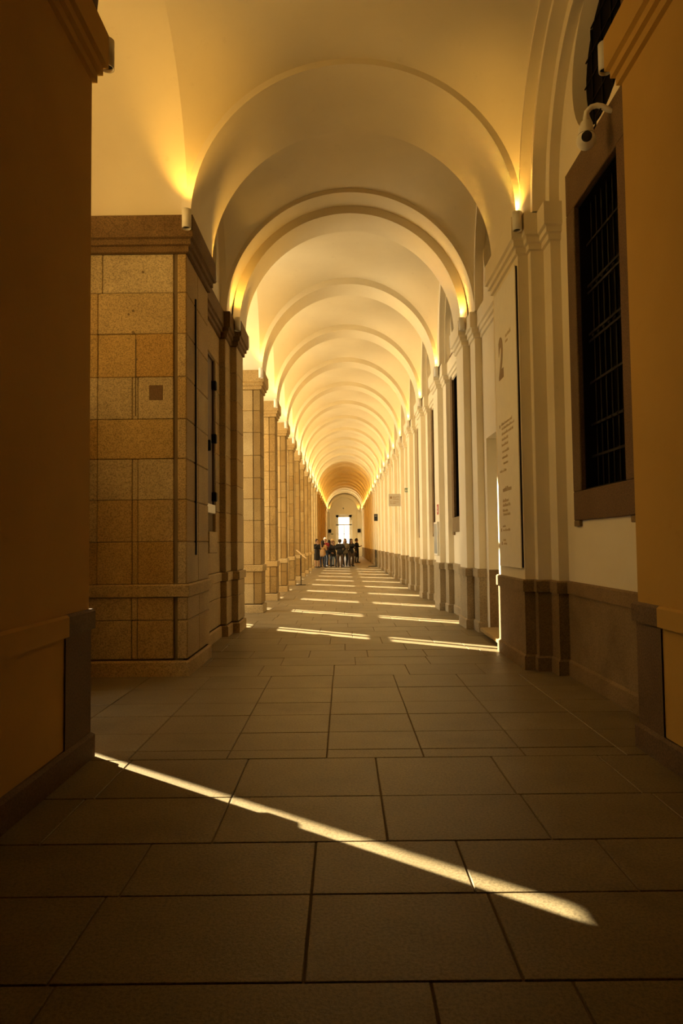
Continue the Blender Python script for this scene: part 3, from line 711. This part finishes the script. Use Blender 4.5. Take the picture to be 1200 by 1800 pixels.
MB().box(-.02, .03, -.033, -.03, .03, .09).build('running_figure', 'sign_white', o)
o = empty('smoke_detector', (.03, YEND - .0, 5.48)); tag(o, 'small dark round detector high above the far window', 'detector')
MB().tube([(0, -.001, 0), (0, -.07, 0)], [.07, .05], 14).build('body', 'black_plastic', o)
MB().tube([(0, -.07, 0), (0, -.09, 0)], [.03, .02], 10).build('sensor', 'white_metal', o)

# ---------------------------------------------------------------- people at the far end
for nm, c in (('skin', (.30, .17, .10)), ('hair_dark', (.02, .013, .01)), ('hair_brown', (.05, .022, .012)), ('hair_blond', (.62, .42, .18)), ('hair_white', (.75, .70, .62)), ('cloth_black', (.012, .011, .012)), ('cloth_tan', (.34, .20, .08)), ('cloth_red', (.20, .02, .02)), ('cloth_jeans', (.035, .045, .07)), ('cloth_pale_jeans', (.20, .28, .36)), ('cloth_brown', (.075, .05, .035)), ('cloth_olive', (.11, .085, .05)), ('shoe', (.02, .015, .012))):
    plain(nm, c, .85)
def capsule(m, p0, p1, r0, r1, n=12):
    p0, p1 = Vector(p0), Vector(p1); d = (p1 - p0); d = d.normalized() if d.length > 1e-6 else Vector((0, 0, 1)); pts, rad = [], []
    for i in range(4): a = PI / 2 * i / 4; pts.append(p0 - d * r0 * math.cos(a)); rad.append(max(.002, r0 * math.sin(a)))
    pts.append(p0); rad.append(r0); pts.append(p1 + d * 1e-4); rad.append(r1)
    for i in range(3, -1, -1): a = PI / 2 * i / 4; pts.append(p1 + d * (r1 * math.cos(a) + 1e-4)); rad.append(max(.002, r1 * math.sin(a)))
    m.tube(pts, rad, n)
def person(label, x, y, H, face, top, legs, hair, longhair=False, coat=0.0, bare=False, stance=.09, stride=0.0, armL='down', armR='down', wide=1.0, lean=0.0):
    S = H / 1.75; caps = []
    def c(p0, p1, r0, r1, mat): caps.append((Vector(p0), Vector(p1), r0, r1, mat))
    for s in (-1, 1):
        f = stride * s
        hip, knee, ank = (s * .085, 0, .92), (s * (.085 + stance) / 1.35, -.02 - f * .5, .50), (s * stance, .02 - f, .10)
        c(hip, knee, .088 * wide, .062 * wide, legs); c(knee, ank, .06 * wide, .045 * wide * (1.25 if wide > 1.15 else 1), 'skin' if bare else legs)
        c((s * stance, .04 - f, .045), (s * (stance + .02), -.14 - f, .035), .045, .036, 'shoe')
    c((-.06, 0, .95), (.06, 0, .95), .115, .115, legs if not coat else top); c((-.05, 0, 1.08), (.05, 0, 1.08), .105, .105, top)
    c((-.09, -.005, 1.28), (.09, -.005, 1.28), .118, .118, top); c((-.15, 0, 1.42), (.15, 0, 1.42), .062, .062, top)
    c((0, 0, 1.40), (0, -.01, 1.53), .055, .05, 'skin'); c((0, -.01, 1.60), (0, -.012, 1.675), .078, .088, 'skin'); c((0, -.035, 1.56), (0, -.03, 1.58), .05, .05, 'skin')
    c((0, -.095, 1.63), (0, -.112, 1.605), .010, .015, 'skin')
    for s in (-1, 1): c((s * .088, 0, 1.63), (s * .092, .005, 1.60), .014, .012, 'skin')
    if coat:
        c((-.05, .0, 1.02), (-.07, .01, .95 - coat), .12, .13, top); c((.05, 0, 1.02), (.07, .01, .95 - coat), .12, .13, top); c((-.06, .01, .95 - coat), (.06, .01, .95 - coat), .13, .13, top)
    fingers = []
    for s, pose in ((-1, armR), (1, armL)):
        sh = (s * .185, 0, 1.41)
        if pose == 'down': el, wr = (s * .235, .03, 1.13), (s * .225, -.03, .89); hd = (0, -.02, -1)
        elif pose == 'bent': el, wr = (s * .245, .02, 1.15), (s * .12, -.22, 1.20); hd = (-s * .55, -.7, .25)
        elif pose == 'up': el, wr = (s * .24, -.08, 1.20), (s * .10, -.20, 1.43); hd = (-s * .3, -.3, .9)
        else: el, wr = (s * .30, .02, 1.17), (s * .17, -.08, .98); hd = (-s * .8, -.3, -.3)
        c(sh, el, .058, .046, top); c(el, wr, .046, .034, top)
        hd = Vector(hd).normalized(); w = Vector(wr); sd_ = hd.cross(Vector((0, 1, .2))).normalized() if abs(hd.y) < .9 else Vector((1, 0, 0))
        nrm = hd.cross(sd_).normalized()
        c(w + hd * .02, w + hd * .085, .028, .036, 'skin')
        for q, (o_, L) in enumerate(((-.030, .062), (-.010, .074), (.011, .070), (.030, .054))):
            b0 = w + hd * .105 + sd_ * o_; b1 = b0 + hd * L * .55 + nrm * .006; b2 = b1 + hd * L * .35 + nrm * .022; fingers.append((b0, b1, b2))
        t0 = w + hd * .04 - sd_ * .03; fingers.append((t0, t0 + hd * .035 - sd_ * .025, t0 + hd * .065 - sd_ * .022 + nrm * .012))
    m = MB()
    for p0, p1, r0, r1, _ in caps: capsule(m, p0, p1, r0, r1)
    me = bpy.data.meshes.new('tmp'); me.from_pydata(m.v, [], m.f); t = bpy.data.objects.new('tmp', me); col.objects.link(t)
    md = t.modifiers.new('r', 'REMESH'); md.mode = 'VOXEL'; md.voxel_size = .017
    sm_ = t.modifiers.new('s', 'SMOOTH'); sm_.iterations = 2
    bpy.context.view_layer.update()
    bm_ = bpy.data.meshes.new_from_object(t.evaluated_get(bpy.context.evaluated_depsgraph_get())); bpy.data.objects.remove(t)
    mats = []
    def mi(nm):
        if nm not in mats: mats.append(nm)
        return mats.index(nm)
    V = [v.co.copy() for v in bm_.vertices]; Fc = []; MI = []
    for p in bm_.polygons:
        ctr = p.center; best, bi = 9, 0
        for q, (p0, p1, r0, r1, mt) in enumerate(caps):
            d = p1 - p0; tt = max(0, min(1, (ctr - p0).dot(d) / max(d.length_squared, 1e-9))); dist = (ctr - p0 - d * tt).length - (r0 + (r1 - r0) * tt)
            if dist < best: best, bi = dist, q
        Fc.append(tuple(p.vertices)); MI.append(mi(caps[bi][4]))
    ex = MB()
    for fb in fingers: ex.tube(fb, [.0095, .009, .007], 6)
    no = len(Fc); o_ = len(V); V += [Vector(v) for v in ex.v]; Fc += [tuple(i + o_ for i in f_) for f_ in ex.f]; MI += [mi('skin')] * (len(Fc) - no)
    ey = MB()
    for s in (-1, 1): ey.tube([(s * .033, -.086, 1.64), (s * .033, -.098, 1.64)], [.013, .006], 8)
    ey.box(-.024, .024, -.090, -.084, 1.563, 1.569)
    no = len(Fc); o_ = len(V); V += [Vector(v) for v in ey.v]; Fc += [tuple(i + o_ for i in f_) for f_ in ey.f]; MI += [mi('hair_dark')] * (len(Fc) - no)
    fin = bpy.data.meshes.new('person'); fin.from_pydata([tuple(v) for v in V], [], Fc); fin.polygons.foreach_set('material_index', MI); fin.polygons.foreach_set('use_smooth', [True] * len(Fc))
    for nm in mats: fin.materials.append(MATS[nm])
    ob = link('person', fin); ob.location = (x, y, 0); ob.scale = (S * 1.1, S * 1.1, S); ob.rotation_euler = (0, lean, face); tag(ob, label, 'person', 'people standing at the far end of the gallery')
    hm = MB(); capsule(hm, (0, .012, 1.665), (0, .012, 1.70), .102, .098, 16)
    capsule(hm, (0, .05, 1.60), (0, .05, 1.66), .072, .08, 14)
    if longhair: capsule(hm, (0, .055, 1.62), (0, .085, 1.36), .085, .06, 14); capsule(hm, (-.07, .02, 1.62), (-.085, .01, 1.42), .04, .035, 10); capsule(hm, (.07, .02, 1.62), (.085, .01, 1.42), .04, .035, 10)
    h_ = hm.build('hair', hair, ob, recalc=False)
    return ob
person('person in a black coat with bare legs, leftmost beside the stone piers', -1.62, 41.7, 1.71, .7, 'cloth_black', 'cloth_black', 'hair_dark', False, .38, True, .07, .02, 'bent', 'up')
person('person in a tan jacket and dark jeans, striding with back turned', -1.28, 42.4, 1.64, PI - .4, 'cloth_tan', 'cloth_jeans', 'hair_dark', True, .14, False, .20, .16, 'hip', 'bent', 1.0, .0)
person('person in a red top with white hair standing behind the tan jacket', -1.16, 43.5, 1.80, .2, 'cloth_red', 'cloth_jeans', 'hair_white', False, 0, False, .09, 0, 'bent', 'bent')
person('person in black with long dark hair half hidden behind the tan jacket', -.93, 43.9, 1.66, PI - .2, 'cloth_black', 'cloth_black', 'hair_dark', True)
person('person with blond hair and pale jeans partly hidden behind others', -.74, 44.4, 1.72, -.9, 'cloth_tan', 'cloth_pale_jeans', 'hair_blond', True, 0, False, .09, 0, 'bent', 'down')
person('person in a black jacket and jeans with legs apart, third from left in front', -.64, 42.75, 1.60, .3, 'cloth_black', 'cloth_jeans', 'hair_brown', False, .12, False, .15, .04, 'bent', 'hip')
person('person in a black jacket and grey brown trousers seen from behind', -.22, 42.0, 1.70, PI, 'cloth_black', 'cloth_brown', 'hair_dark', False, .05, False, .085, .02, 'bent', 'hip', 1.22)
person('person in an olive jumper and black trousers with reddish hair', .09, 43.0, 1.74, -.2, 'cloth_olive', 'cloth_black', 'hair_brown', True, .04, False, .08, 0, 'bent', 'bent', 1.1)
person('person in a black top and wide brown trousers with long hair', .48, 43.4, 1.72, .5, 'cloth_black', 'cloth_brown', 'hair_dark', True, .03, False, .085, .02, 'bent', 'down', 1.35)
person('person in a long black coat standing farther off on the right', .98, 51.0, 1.80, 1.2, 'cloth_black', 'cloth_black', 'hair_dark', False, .40, False, .08, .05, 'bent', 'down')
